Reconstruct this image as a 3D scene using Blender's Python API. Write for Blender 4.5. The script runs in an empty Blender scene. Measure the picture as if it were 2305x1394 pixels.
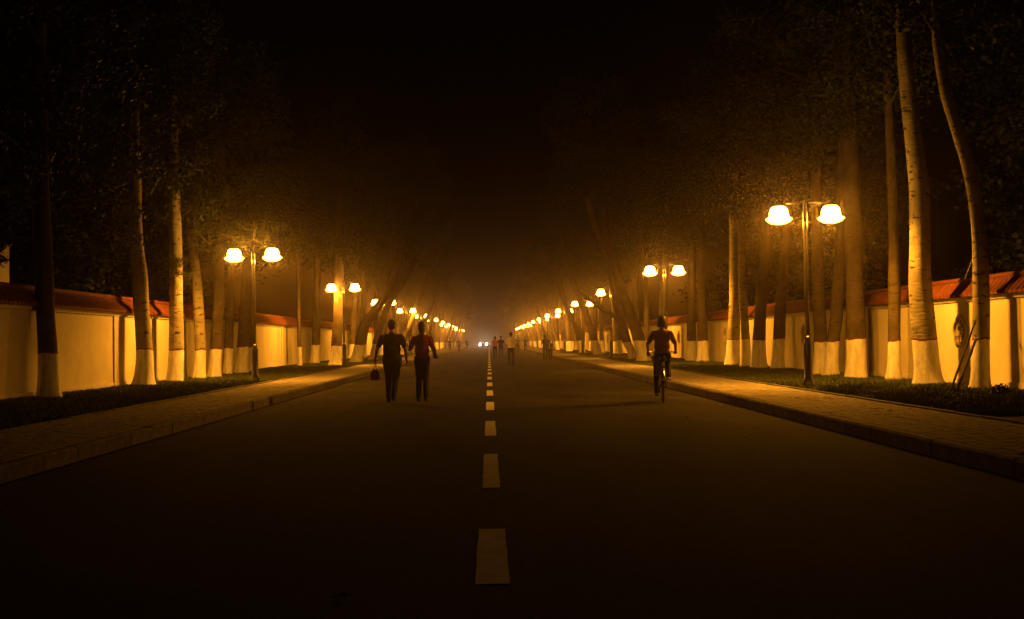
import bpy, bmesh, math, random
import numpy as np
from mathutils import Vector, Matrix, Quaternion
scene = bpy.context.scene
COL = scene.collection
PI = math.pi
# ------------------------------------------------------------------ camera
IMG_W, IMG_H, FOC = 2305.0, 1394.0, 2700.0      # photo size and focal length in its pixels
K = FOC/1880.0                                  # depth scale of the measured distances
VPX, VPY, ROLL, EYE = 1101.0, 768.0, math.radians(0.83), 1.27
fwd = Vector((VPX - IMG_W/2, -(VPY - IMG_H/2), -FOC)).normalized()      # world +Y seen in camera space
up0 = Vector((-math.sin(ROLL), math.cos(ROLL), 0))
up_c = (up0 - fwd*up0.dot(fwd)).normalized()
right_c = fwd.cross(up_c)
CAM_ROT = Matrix((right_c, fwd, up_c))          # camera space -> world
cam_data = bpy.data.cameras.new('camera')
cam_data.sensor_width = 36.0; cam_data.sensor_fit = 'HORIZONTAL'
cam_data.lens = 36.0*FOC/IMG_W
cam_data.clip_start = 0.05; cam_data.clip_end = 3000
cam = bpy.data.objects.new('camera', cam_data); COL.objects.link(cam)
cam.matrix_world = Matrix.Translation((0, 0, EYE)) @ CAM_ROT.to_4x4()
scene.camera = cam
def P(px, py, Y):
    """point of the scene on the ray of photo pixel (px,py) at depth Y along the road"""
    d = CAM_ROT @ Vector((px - IMG_W/2, -(py - IMG_H/2), -FOC))
    return Vector((0, 0, EYE)) + d*(Y/d.y)
# ------------------------------------------------------------------ night sky
world = bpy.data.worlds.new('World'); scene.world = world; world.use_nodes = True
wn = world.node_tree; wn.nodes.clear()
sky = wn.nodes.new('ShaderNodeTexSky'); sky.sky_type = 'NISHITA'; sky.sun_disc = False
sky.sun_elevation = math.radians(-4); sky.sun_rotation = math.radians(150)
bg = wn.nodes.new('ShaderNodeBackground'); bg.inputs['Strength'].default_value = 0.02
wo = wn.nodes.new('ShaderNodeOutputWorld')
wn.links.new(sky.outputs[0], bg.inputs[0]); wn.links.new(bg.outputs[0], wo.inputs[0])
# ------------------------------------------------------------------ render look
scene.view_settings.view_transform = 'Standard'; scene.view_settings.look = 'None'
scene.view_settings.exposure = 0.0; scene.view_settings.gamma = 1.0
scene.view_settings.use_curve_mapping = False
scene.cycles.use_denoising = True
scene.cycles.use_light_tree = True
scene.cycles.max_bounces = 6; scene.cycles.diffuse_bounces = 3; scene.cycles.volume_bounces = 0
scene.cycles.transparent_max_bounces = 12
scene.cycles.sample_clamp_indirect = 3.0
LAMP_POWER = 1500.0
LAMP_COL = (1.0, 0.345, 0.016)
SHADE_GLOW = 40.0
HAZE = 0.0017
GRASS_Z, KERB_H = 0.16, 0.175
ROAD_X = 4.6

# ------------------------------------------------------------------ materials
MATS = {}
def material(name, col, col2=None, scale=6.0, rough=0.85, bump=0.0, bump_scale=None, metallic=0.0, spec=0.3, stretch=(1,1,1), lo=0.35, hi=0.65, rand=0.0, detail=6.0, stain=0.0, stain_map=(1,1,1)):
    m = bpy.data.materials.new(name); m.use_nodes = True
    nt = m.node_tree; N = nt.nodes; L = nt.links
    b = N['Principled BSDF']
    b.inputs['Roughness'].default_value = rough; b.inputs['Metallic'].default_value = metallic
    b.inputs['Specular IOR Level'].default_value = spec
    tc = N.new('ShaderNodeTexCoord'); mp = N.new('ShaderNodeMapping'); mp.inputs['Scale'].default_value = stretch
    L.new(tc.outputs['Object'], mp.inputs[0])
    out = None
    if col2 is not None:
        nz = N.new('ShaderNodeTexNoise'); nz.inputs['Scale'].default_value = scale; nz.inputs['Detail'].default_value = detail
        nz.inputs['Roughness'].default_value = 0.6
        L.new(mp.outputs[0], nz.inputs['Vector'])
        rp = N.new('ShaderNodeValToRGB'); rp.color_ramp.elements[0].position = lo; rp.color_ramp.elements[1].position = hi
        rp.color_ramp.elements[0].color = (*col, 1); rp.color_ramp.elements[1].color = (*col2, 1)
        L.new(nz.outputs['Fac'], rp.inputs[0]); out = rp.outputs[0]
    else:
        rgb = N.new('ShaderNodeRGB'); rgb.outputs[0].default_value = (*col, 1); out = rgb.outputs[0]
    if stain:
        m2 = N.new('ShaderNodeMapping'); m2.inputs['Scale'].default_value = stain_map; L.new(tc.outputs['Object'], m2.inputs[0])
        n3 = N.new('ShaderNodeTexNoise'); n3.inputs['Scale'].default_value = 1.0; n3.inputs['Detail'].default_value = 7; n3.inputs['Roughness'].default_value = 0.65
        L.new(m2.outputs[0], n3.inputs['Vector'])
        r3 = N.new('ShaderNodeMapRange'); r3.inputs['From Min'].default_value = 0.38; r3.inputs['From Max'].default_value = 0.62; r3.inputs['To Min'].default_value = 1 - stain; r3.inputs['To Max'].default_value = 1.0
        L.new(n3.outputs['Fac'], r3.inputs['Value'])
        h3 = N.new('ShaderNodeHueSaturation'); L.new(r3.outputs[0], h3.inputs['Value']); L.new(out, h3.inputs['Color']); out = h3.outputs[0]
    if rand:
        oi = N.new('ShaderNodeObjectInfo'); mr = N.new('ShaderNodeMapRange')
        mr.inputs['To Min'].default_value = 1 - rand; mr.inputs['To Max'].default_value = 1 + rand
        L.new(oi.outputs['Random'], mr.inputs['Value'])
        hs = N.new('ShaderNodeHueSaturation'); L.new(mr.outputs[0], hs.inputs['Value']); L.new(out, hs.inputs['Color']); out = hs.outputs[0]
    L.new(out, b.inputs['Base Color'])
    if bump:
        n2 = N.new('ShaderNodeTexNoise'); n2.inputs['Scale'].default_value = bump_scale or scale*4; n2.inputs['Detail'].default_value = 5
        L.new(mp.outputs[0], n2.inputs['Vector'])
        bp = N.new('ShaderNodeBump'); bp.inputs['Strength'].default_value = bump; bp.inputs['Distance'].default_value = 0.02
        L.new(n2.outputs['Fac'], bp.inputs['Height']); L.new(bp.outputs[0], b.inputs['Normal'])
    MATS[name] = m
    return m
def emission(name, col, strength):
    m = bpy.data.materials.new(name); m.use_nodes = True; N = m.node_tree.nodes
    b = N['Principled BSDF']; b.inputs['Base Color'].default_value = (0.6, 0.6, 0.6, 1)
    b.inputs['Emission Color'].default_value = (*col, 1); b.inputs['Emission Strength'].default_value = strength
    MATS[name] = m; return m

material('asphalt', (0.022, 0.021, 0.020), (0.060, 0.057, 0.053), 16, 0.95, 0.35, 90, spec=0.04, stain=0.5, stain_map=(.9, .22, 1))
material('earth', (0.03, 0.025, 0.015), (0.05, 0.04, 0.025), 3, 0.95, 0.4, spec=0.05)
material('line_paint', (0.62, 0.60, 0.54), (0.86, 0.83, 0.77), 7, 0.7, 0.2, 80, lo=0.25, hi=0.6, spec=0.05)
material('kerb_stone', (0.11, 0.10, 0.09), (0.19, 0.175, 0.155), 9, 0.85, 0.3, 60, rand=0.16, spec=0.05)
material('paver', (0.25, 0.225, 0.175), (0.40, 0.36, 0.29), 12, 0.85, 0.3, 90, rand=0.18, spec=0.05)
material('paver_bed', (0.10, 0.09, 0.07), (0.16, 0.14, 0.11), 20, 0.95, 0.2, spec=0.05)
material('plaster', (0.62, 0.56, 0.44), (0.74, 0.68, 0.55), 1.1, 0.9, 0.12, 45, lo=0.25, hi=0.75, stain=0.13, stain_map=(2, 1.3, 1.1), spec=0.05)
material('cornice', (0.62, 0.57, 0.46), (0.72, 0.67, 0.55), 2.5, 0.9, 0.1, 40, spec=0.05)
material('roof_tile', (0.11, 0.036, 0.022), (0.19, 0.066, 0.040), 7, 0.75, 0.3, 40, spec=0.05)
material('lattice', (0.40, 0.33, 0.22), (0.52, 0.44, 0.30), 12, 0.8)
material('dark_void', (0.02, 0.018, 0.015))
material('whitewash', (0.64, 0.62, 0.57), (0.86, 0.84, 0.80), 9, 0.92, 0.6, 26, stretch=(1,1,0.45), lo=0.25, hi=0.55, stain=0.25, stain_map=(7, 7, 1.6), spec=0.05)
material('red_band', (0.12, 0.02, 0.014), (0.20, 0.032, 0.022), 12, 0.85, 0.3)
material('foliage', (0.015, 0.026, 0.008), (0.04, 0.058, 0.015), 1.8, 0.55, spec=0.18)
material('grass_blade', (0.04, 0.06, 0.015), (0.09, 0.11, 0.03), 2.5, 0.75, spec=0.2)
material('limb_bark', (0.05, 0.042, 0.03), (0.10, 0.085, 0.06), 8, 0.9, 0.4, spec=0.05)
material('black_iron', (0.012, 0.012, 0.013), None, rough=0.28, spec=0.7)
material('building_wall', (0.50, 0.45, 0.36), (0.60, 0.55, 0.45), 2, 0.9)
material('skin', (0.42, 0.25, 0.16), None, rough=0.55)
material('hair', (0.012, 0.010, 0.009), None, rough=0.5)
material('dark_cloth', (0.018, 0.018, 0.022), (0.03, 0.03, 0.036), 30, 0.95)
material('navy_cloth', (0.02, 0.024, 0.04), (0.032, 0.036, 0.055), 30, 0.95)
material('red_cloth', (0.45, 0.03, 0.016), (0.55, 0.04, 0.02), 18, 0.9)
material('rust_cloth', (0.22, 0.07, 0.03), (0.30, 0.10, 0.05), 18, 0.9)
material('orange_cloth', (0.55, 0.22, 0.12), None, rough=0.9)
material('white_cloth', (0.72, 0.70, 0.64), None, rough=0.9)
material('plastic_red', (0.65, 0.035, 0.016), (0.5, 0.028, 0.014), 12, 0.35, 0.5, 14)
material('leather', (0.018, 0.014, 0.012), None, rough=0.4)
material('rubber', (0.015, 0.015, 0.015), None, rough=0.8)
material('chrome', (0.6, 0.6, 0.58), None, rough=0.25, metallic=1.0)
material('bike_paint', (0.03, 0.05, 0.04), None, rough=0.3, spec=0.6)
material('car_paint', (0.10, 0.10, 0.11), None, rough=0.25, spec=0.6)
material('car_glass', (0.01, 0.012, 0.014), None, rough=0.08, spec=0.8)
material('dry_leaf', (0.10, 0.06, 0.025), (0.17, 0.10, 0.04), 30, 0.85, rand=0.35)
material('stake_wood', (0.035, 0.028, 0.02), (0.07, 0.055, 0.04), 10, 0.9)
material('wire', (0.35, 0.33, 0.3), None, rough=0.5)
emission('headlamp_glow', (1.0, 0.93, 0.82), 60)
def bark_material(name, dark, pale):
    m = bpy.data.materials.new(name); m.use_nodes = True; nt = m.node_tree; N = nt.nodes; L = nt.links
    b = N['Principled BSDF']; b.inputs['Roughness'].default_value = 0.95; b.inputs['Specular IOR Level'].default_value = 0.05
    tc = N.new('ShaderNodeTexCoord')
    n1 = N.new('ShaderNodeTexNoise'); n1.inputs['Scale'].default_value = 2.2; n1.inputs['Detail'].default_value = 6
    L.new(tc.outputs['Object'], n1.inputs['Vector'])
    r1 = N.new('ShaderNodeValToRGB'); r1.color_ramp.elements[0].position = 0.3; r1.color_ramp.elements[1].position = 0.65
    r1.color_ramp.elements[0].color = (*dark, 1); r1.color_ramp.elements[1].color = (*pale, 1)
    L.new(n1.outputs['Fac'], r1.inputs[0])
    mp = N.new('ShaderNodeMapping'); mp.inputs['Scale'].default_value = (4.0, 4.0, 17.0); L.new(tc.outputs['Object'], mp.inputs[0])
    n2 = N.new('ShaderNodeTexNoise'); n2.inputs['Scale'].default_value = 1.0; n2.inputs['Detail'].default_value = 3
    L.new(mp.outputs[0], n2.inputs['Vector'])
    r2 = N.new('ShaderNodeValToRGB'); r2.color_ramp.elements[0].position = 0.60; r2.color_ramp.elements[1].position = 0.66
    r2.color_ramp.elements[0].color = (0, 0, 0, 1); r2.color_ramp.elements[1].color = (1, 1, 1, 1)
    L.new(n2.outputs['Fac'], r2.inputs[0])
    mx = N.new('ShaderNodeMix'); mx.data_type = 'RGBA'
    L.new(r2.outputs[0], mx.inputs[0]); L.new(r1.outputs[0], mx.inputs[6]); mx.inputs[7].default_value = (0.055, 0.045, 0.03, 1)
    L.new(mx.outputs[2], b.inputs['Base Color'])
    bp = N.new('ShaderNodeBump'); bp.inputs['Strength'].default_value = 0.8; bp.inputs['Distance'].default_value = 0.03; bp.invert = True
    L.new(n2.outputs['Fac'], bp.inputs['Height']); L.new(bp.outputs[0], b.inputs['Normal'])
    MATS[name] = m
bark_material('poplar_bark', (0.17, 0.15, 0.10), (0.33, 0.30, 0.22)); bark_material('brown_bark', (0.055, 0.043, 0.028), (0.115, 0.093, 0.064))
def shade_material(name, opacity):
    """frosted lamp shade, lit from inside: lets most of the lamp's light through and glows"""
    m = bpy.data.materials.new(name); m.use_nodes = True; nt = m.node_tree; N = nt.nodes; L = nt.links
    N.clear(); o = N.new('ShaderNodeOutputMaterial')
    t = N.new('ShaderNodeBsdfTransparent'); t.inputs[0].default_value = (1, 1, 1, 1)
    e = N.new('ShaderNodeEmission'); e.inputs[0].default_value = (1.0, 0.46, 0.06, 1); e.inputs[1].default_value = SHADE_GLOW
    mx = N.new('ShaderNodeMixShader'); mx.inputs[0].default_value = opacity
    L.new(t.outputs[0], mx.inputs[1]); L.new(e.outputs[0], mx.inputs[2]); L.new(mx.outputs[0], o.inputs[0])
    MATS[name] = m
shade_material('lamp_shade', 0.92); shade_material('lamp_bowl', 0.2)

# ------------------------------------------------------------------ helpers
def link(o, parent=None):
    COL.objects.link(o)
    if parent is not None: o.parent = parent
    return o
def obj(name, data, mat=None, parent=None, loc=None, smooth=False):
    if isinstance(data, MB): data = data.mesh(name)
    if mat and not data.materials: data.materials.append(MATS[mat])
    if smooth:
        data.polygons.foreach_set('use_smooth', [True]*len(data.polygons))
    o = bpy.data.objects.new(name, data)
    if loc is not None: o.location = loc
    return link(o, parent)
def tag(o, label=None, cat=None, group=None, kind=None):
    if label: o['label'] = label
    if cat: o['category'] = cat
    if group: o['group'] = group
    if kind: o['kind'] = kind
    return o
def thing(name, loc, label, cat, group=None, rz=0):
    o = bpy.data.objects.new(name, None); o.location = loc; o.rotation_euler[2] = rz; o.empty_display_size = 0.2
    link(o); return tag(o, label, cat, group)
class MB:
    def __init__(s): s.v = []; s.f = []
    def add(s, vs, fs):
        k = len(s.v); s.v += [tuple(v) for v in vs]; s.f += [tuple(i + k for i in f) for f in fs]; return s
    def box(s, x0, x1, y0, y1, z0, z1, bottom=True):
        vs = [(x0,y0,z0),(x1,y0,z0),(x1,y1,z0),(x0,y1,z0),(x0,y0,z1),(x1,y0,z1),(x1,y1,z1),(x0,y1,z1)]
        fs = [(4,5,6,7),(0,1,5,4),(1,2,6,5),(2,3,7,6),(3,0,4,7)]
        if bottom: fs.append((3,2,1,0))
        return s.add(vs, fs)
    def tube(s, pts, rad, n=8, caps=True):
        pts = [Vector(p) for p in pts]
        if not hasattr(rad, '__len__'): rad = [rad]*len(pts)
        k = len(s.v); ref = Vector((0.13, 0.97, 0.21))
        for i, p in enumerate(pts):
            t = (pts[min(i+1, len(pts)-1)] - pts[max(i-1, 0)]).normalized()
            a = t.cross(ref)
            if a.length < 0.05: a = t.cross(Vector((1, 0, 0)))
            a.normalize(); b = t.cross(a)
            for j in range(n):
                th = 2*PI*j/n
                s.v.append(tuple(p + (a*math.cos(th) + b*math.sin(th))*rad[i]))
        for i in range(len(pts)-1):
            for j in range(n):
                s.f.append((k+i*n+j, k+i*n+(j+1) % n, k+(i+1)*n+(j+1) % n, k+(i+1)*n+j))
        if caps:
            s.f.append(tuple(k+j for j in range(n))[::-1]); s.f.append(tuple(k+(len(pts)-1)*n+j for j in range(n)))
        return s
    def lathe(s, prof, n=16, c=(0,0,0), caps=True):
        k = len(s.v); c = Vector(c)
        for r, z in prof:
            for j in range(n):
                th = 2*PI*j/n; s.v.append((c.x + r*math.cos(th), c.y + r*math.sin(th), c.z + z))
        for i in range(len(prof)-1):
            for j in range(n):
                s.f.append((k+i*n+j, k+i*n+(j+1) % n, k+(i+1)*n+(j+1) % n, k+(i+1)*n+j))
        if caps and prof[0][0] > 1e-6: s.f.append(tuple(k+j for j in range(n))[::-1])
        if caps and prof[-1][0] > 1e-6: s.f.append(tuple(k+(len(prof)-1)*n+j for j in range(n)))
        return s
    def torus(s, c, R, r, axis='x', n=28, m=7):
        pts = []
        for i in range(n+1):
            th = 2*PI*i/n; u, w = R*math.cos(th), R*math.sin(th)
            pts.append({'x': (0, u, w), 'y': (u, 0, w), 'z': (u, w, 0)}[axis])
        return s.tube([Vector(p) + Vector(c) for p in pts], r, m, False)
    def mesh(s, name):
        me = bpy.data.meshes.new(name); me.from_pydata(s.v, [], s.f); me.update(); return me
def fast_mesh(name, verts, tris):
    """numpy arrays -> mesh; tris may be (n,3) or (n,4)"""
    me = bpy.data.meshes.new(name); k = tris.shape[1]
    me.vertices.add(len(verts)); me.vertices.foreach_set('co', verts.astype(np.float32).ravel())
    me.loops.add(tris.size); me.loops.foreach_set('vertex_index', tris.astype(np.int32).ravel())
    me.polygons.add(len(tris)); me.polygons.foreach_set('loop_start', np.arange(0, tris.size, k, dtype=np.int32))
    me.update(calc_edges=True); return me

# ------------------------------------------------------------------ setting: ground, road, sidewalks, verges
Y_END = 600.0
o = obj('ground', MB().add([(-300,-60,-0.05),(300,-60,-0.05),(300,700,-0.05),(-300,700,-0.05)], [(0,1,2,3)]), 'earth'); tag(o, kind='structure')
road = MB()
xs = [-ROAD_X, -3, -1.5, 0, 1.5, 3, ROAD_X]
vs = []; fs = []
ys = [-30, 0, 30, 60, 120, 240, Y_END]
for y in ys:
    for x in xs: vs.append((x, y, 0.0))
for i in range(len(ys)-1):
    for j in range(len(xs)-1):
        a = i*len(xs)+j; fs.append((a, a+1, a+1+len(xs), a+len(xs)))
road_o = obj('road', road.add(vs, fs), 'asphalt'); tag(road_o, kind='structure')
rng = random.Random(3)
dashes = [(4.38, 5.66), (7.24, 9.40), (11.2, 13.25)] + [(15.35 + 4.08*i, 17.4 + 4.08*i) for i in range(40)]
for (a, b) in dashes:
    a, b = a*K, b*K
    w = 0.09 if a < 8 else 0.077
    m = MB(); n = 6; L_ = []; R_ = []
    for i in range(n+1):
        y = a + (b-a)*i/n
        L_.append((-w + rng.uniform(-.003, .003), y, 0.004)); R_.append((w + rng.uniform(-.003, .003), y, 0.004))
    m.add(L_ + R_, [(i, n+1+i, n+2+i, i+1) for i in range(n)])
    obj('lane_dash', m, 'line_paint', road_o)
for side, nm in ((1, 'right'), (-1, 'left')):
    # concrete bed, kerb stones, pavers, edging stones
    def sx(m): return m
    x0, x1 = ROAD_X + 0.16, 6.38
    bed = MB(); bed.box(min(side*x0, side*x1), max(side*x0, side*x1), -30, 62, -0.04, KERB_H - 0.012)
    bed.box(min(side*x0, side*x1), max(side*x0, side*x1), 62.0, Y_END, -0.04, KERB_H - 0.002)
    walk = obj('sidewalk_' + nm, bed, 'paver_bed'); tag(walk, kind='structure')
    kerb = thing('kerb_' + nm, (side*ROAD_X, 0, 0), None, None); tag(kerb, kind='structure')
    km = None
    for i in range(2):   # two slightly different kerb stones, bevelled top edge
        m = MB(); h = KERB_H - 0.004*i; pr = [(0, -0.05), (0.005, h-0.025), (0.03, h), (0.155, h), (0.155, -0.05)]
        L = 0.985; vv = [(side*p[0], -L/2, p[1]) for p in pr] + [(side*p[0], L/2, p[1]) for p in pr]
        ff = [(k, (k+1) % 5, 5+(k+1) % 5, 5+k) for k in range(5)] + [(4,3,2,1,0), (5,6,7,8,9)]
        mesh = m.add(vv, ff).mesh('kerb_stone'); mesh.materials.append(MATS['kerb_stone'])
        bm = bmesh.new(); bm.from_mesh(mesh); bmesh.ops.recalc_face_normals(bm, faces=bm.faces); bm.to_mesh(mesh); bm.free()
        km = (km or []) + [mesh]
    for i in range(110):
        y = 1.0 + i
        if side < 0 and abs(y - 23.0) < 0.3:
            off = 0.03
        else: off = 0
        s = obj('kerb_stone', km[rng.randrange(2)], None, kerb, (side*(off + rng.uniform(-.004, .004)), y, rng.uniform(-.005, .003)))
        s.rotation_euler[2] = rng.uniform(-.004, .004)
    far = MB(); far.box(min(0, side*.155), max(0, side*.155), 110.52, Y_END, -0.05, KERB_H)
    tag(obj('kerb_run', far, 'kerb_stone', kerb), kind='stuff')
    # sidewalk edging towards the grass: low raised stone
    edge = thing('edging_' + nm, (side*6.385, 0, 0), None, None); tag(edge, kind='structure')
    em = MB(); em.box(min(0, side*.085), max(0, side*.085), -0.49, 0.49, -0.05, GRASS_Z + 0.04); em = em.mesh('edging_stone'); em.materials.append(MATS['kerb_stone'])
    for i in range(70):
        obj('edging_stone', em, None, edge, (side*rng.uniform(-.004, .004), 8.0 + i, rng.uniform(-.006, .004)))
    far = MB(); far.box(min(0, side*.085), max(0, side*.085), 77.6, Y_END, -0.05, GRASS_Z + 0.04)
    tag(obj('edging_run', far, 'kerb_stone', edge), kind='stuff')
    # pavers: running bond, 24 x 12 cm
    pw, pl, g = 0.117, 0.237, 0.005
    pm = MB(); c = 0.006
    pm.add([(-pw/2,-pl/2,-.012),(pw/2,-pl/2,-.012),(pw/2,pl/2,-.012),(-pw/2,pl/2,-.012),(-pw/2+c,-pl/2+c,0),(pw/2-c,-pl/2+c,0),(pw/2-c,pl/2-c,0),(-pw/2+c,pl/2-c,0)],
           [(4,5,6,7),(0,1,5,4),(1,2,6,5),(2,3,7,6),(3,0,4,7)])
    pmesh = pm.mesh('paver'); pmesh.materials.append(MATS['paver'])
    rest = MB(); ncol = int((x1 - x0)/(pw + g)); cnt = 0
    y_lo, y_hi = (22.5, 28.0) if side > 0 else (31.5, 37.0)
    for c_ in range(ncol):
        x = side*(x0 + (c_ + .5)*(x1 - x0)/ncol)
        y = 11.0 + (0.5*(pl+g) if c_ % 2 else 0)
        while y < 62 - pl:
            z = KERB_H + rng.uniform(-.003, .002)
            if y_lo < y < y_hi and cnt < 300:
                p = obj('paver', pmesh, None, walk, (x, y, z)); p.rotation_euler = (rng.uniform(-.012, .012), rng.uniform(-.015, .015), 0); cnt += 1
            else:
                t0, t1 = rng.uniform(-.002, .002), rng.uniform(-.002, .002)
                rest.add([(v[0]+x, v[1]+y, v[2]+z + (t0*v[0] + t1*v[1])*8) for v in pm.v], pm.f)
            y += pl + g
    tag(obj('paver_field', rest, 'paver', walk), kind='stuff')
    # verge soil and grass
    ver = MB(); ver.box(min(side*6.48, side*16), max(side*6.48, side*16), -30, Y_END, -0.04, GRASS_Z)
    tag(obj('verge_' + nm, ver, 'earth'), kind='structure')
    R = np.random.default_rng(5 + (side > 0))
    n = 130000
    yy = 16 + 95*R.random(n)**1.8; xx = 6.5 + (10.2-6.5)*R.random(n)
    base = np.stack([side*xx, yy, np.full(n, GRASS_Z - .005)], 1)
    th = R.random(n)*2*PI; hgt = R.uniform(.035, .085, n)*(1 + .5*np.sin(xx*3.1)*np.sin(yy*1.7)); wd = R.uniform(.006, .011, n)*(1 + yy/45)
    d = np.stack([np.cos(th), np.sin(th), np.zeros(n)], 1); ln = np.stack([R.normal(0, .03, n), R.normal(0, .03, n), hgt], 1)
    V = np.stack([base - d*wd[:, None], base + d*wd[:, None], base + ln], 1).reshape(-1, 3)
    g_o = obj('grass', fast_mesh('grass', V, np.arange(3*n).reshape(-1, 3)), 'grass_blade')
    tag(g_o, 'short grass strip growing between the sidewalk edging and the ' + ('lattice-window wall' if side > 0 else 'plain wall'), 'grass', kind='stuff')

# ------------------------------------------------------------------ boundary walls with tiled coping
def lobed(t, r=0.33):            # plum-blossom outline, five lobes
    return r*(0.86 + 0.14*abs(math.cos(2.5*t + PI/4*0)))
def wall_panel(side, y0, y1, win):
    """plaster slab 0.24 thick between y0..y1, optional blossom opening at mid height; local coords"""
    zb, zt, tk = 0.0, 1.84, 0.24
    m = MB()
    if not win:
        return m.box(min(0, side*tk), max(0, side*tk), y0, y1, zb, zt)
    yc, zc, n = win, 1.18, 60
    inner = []; outer = []
    for i in range(n):
        t = 2*PI*i/n + PI/2; c, s = math.cos(t), math.sin(t)
        r = lobed(2*PI*i/n); inner.append((yc + r*c, zc + r*s))
        k = 1e9
        if abs(c) > 1e-9: k = min(k, ((y1 if c > 0 else y0) - yc)/c)
        if abs(s) > 1e-9: k = min(k, ((zt if s > 0 else zb) - zc)/s)
        outer.append((yc + k*c, zc + k*s))
    for x in (0, side*tk):
        k0 = len(m.v)
        m.v += [(x, a, b) for a, b in inner] + [(x, a, b) for a, b in outer]
        m.f += [(k0+i, k0+(i+1) % n, k0+n+(i+1) % n, k0+n+i) for i in range(n)]
        corners = [(y0, zb), (y1, zb), (y1, zt), (y0, zt)]
        for cy, cz in corners:      # corner triangles
            best = sorted(range(n), key=lambda i: (outer[i][0]-cy)**2 + (outer[i][1]-cz)**2)
            ia = min((i for i in range(n) if abs(outer[i][0]-cy) < 1e-6), key=lambda i: abs(outer[i][1]-cz))
            ib = min((i for i in range(n) if abs(outer[i][1]-cz) < 1e-6), key=lambda i: abs(outer[i][0]-cy))
            m.v.append((x, cy, cz)); m.f.append((k0+n+ia, k0+n+ib, len(m.v)-1))
    n2 = len(m.v)//2
    m.f += [(i, (i+1) % n, n2+(i+1) % n, n2+i) for i in range(n)]
    return m
def coping(side, y0, y1, ribs):
    """gabled tile coping: rounded tile columns run from eave to ridge on both slopes"""
    m = MB(); ew, rw = -0.16, 0.12
    xe, xr, xb = -0.17, 0.12, 0.41
    ze, zr = 1.985, 2.32
    n = max(1, int((y1-y0)/0.22)) if ribs else 1
    yy = []; hh = []
    if ribs:
        for i in range(n):
            for q in range(6):
                u = q/6; yy.append(y0 + (y1-y0)*(i+u)/n); hh.append(0.035*max(0, math.sin(PI*min(1, u*6/4)))**0.7 if u < 4/6 else 0)
        yy.append(y1); hh.append(0)
    else:
        yy = [y0, y1]; hh = [0.02, 0.02]
    nx = math.sin(math.atan2(zr-ze, xr-xe)); nz = math.cos(math.atan2(zr-ze, xr-xe))
    prof = [(xe, ze), ((xe+xr)/2, (ze+zr)/2 - .02), (xr, zr), ((xb+xr)/2, (ze+zr)/2 - .02), (xb, ze)]
    K = len(prof); k0 = len(m.v)
    for y, h in zip(yy, hh):
        for j, (x, z) in enumerate(prof):
            s = -1 if j < 2 else (1 if j > 2 else 0)
            m.v.append((side*(x + s*h*nx), y, z + h*nz))
        m.v.append((side*xb, y, ze-.05)); m.v.append((side*xe, y, ze-.05))
    K += 2
    for i in range(len(yy)-1):
        for j in range(K):
            m.f.append((k0+i*K+j, k0+i*K+(j+1) % K, k0+(i+1)*K+(j+1) % K, k0+(i+1)*K+j))
    m.f.append(tuple(range(k0, k0+K))); m.f.append(tuple(range(k0+(len(yy)-1)*K, k0+len(yy)*K)))
    return m
def ridge(side, y0, y1):
    return MB().tube([(side*0.12, y0, 2.325), (side*0.12, y1, 2.325)], 0.06, 8)
MOD = 9.2*K
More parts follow.
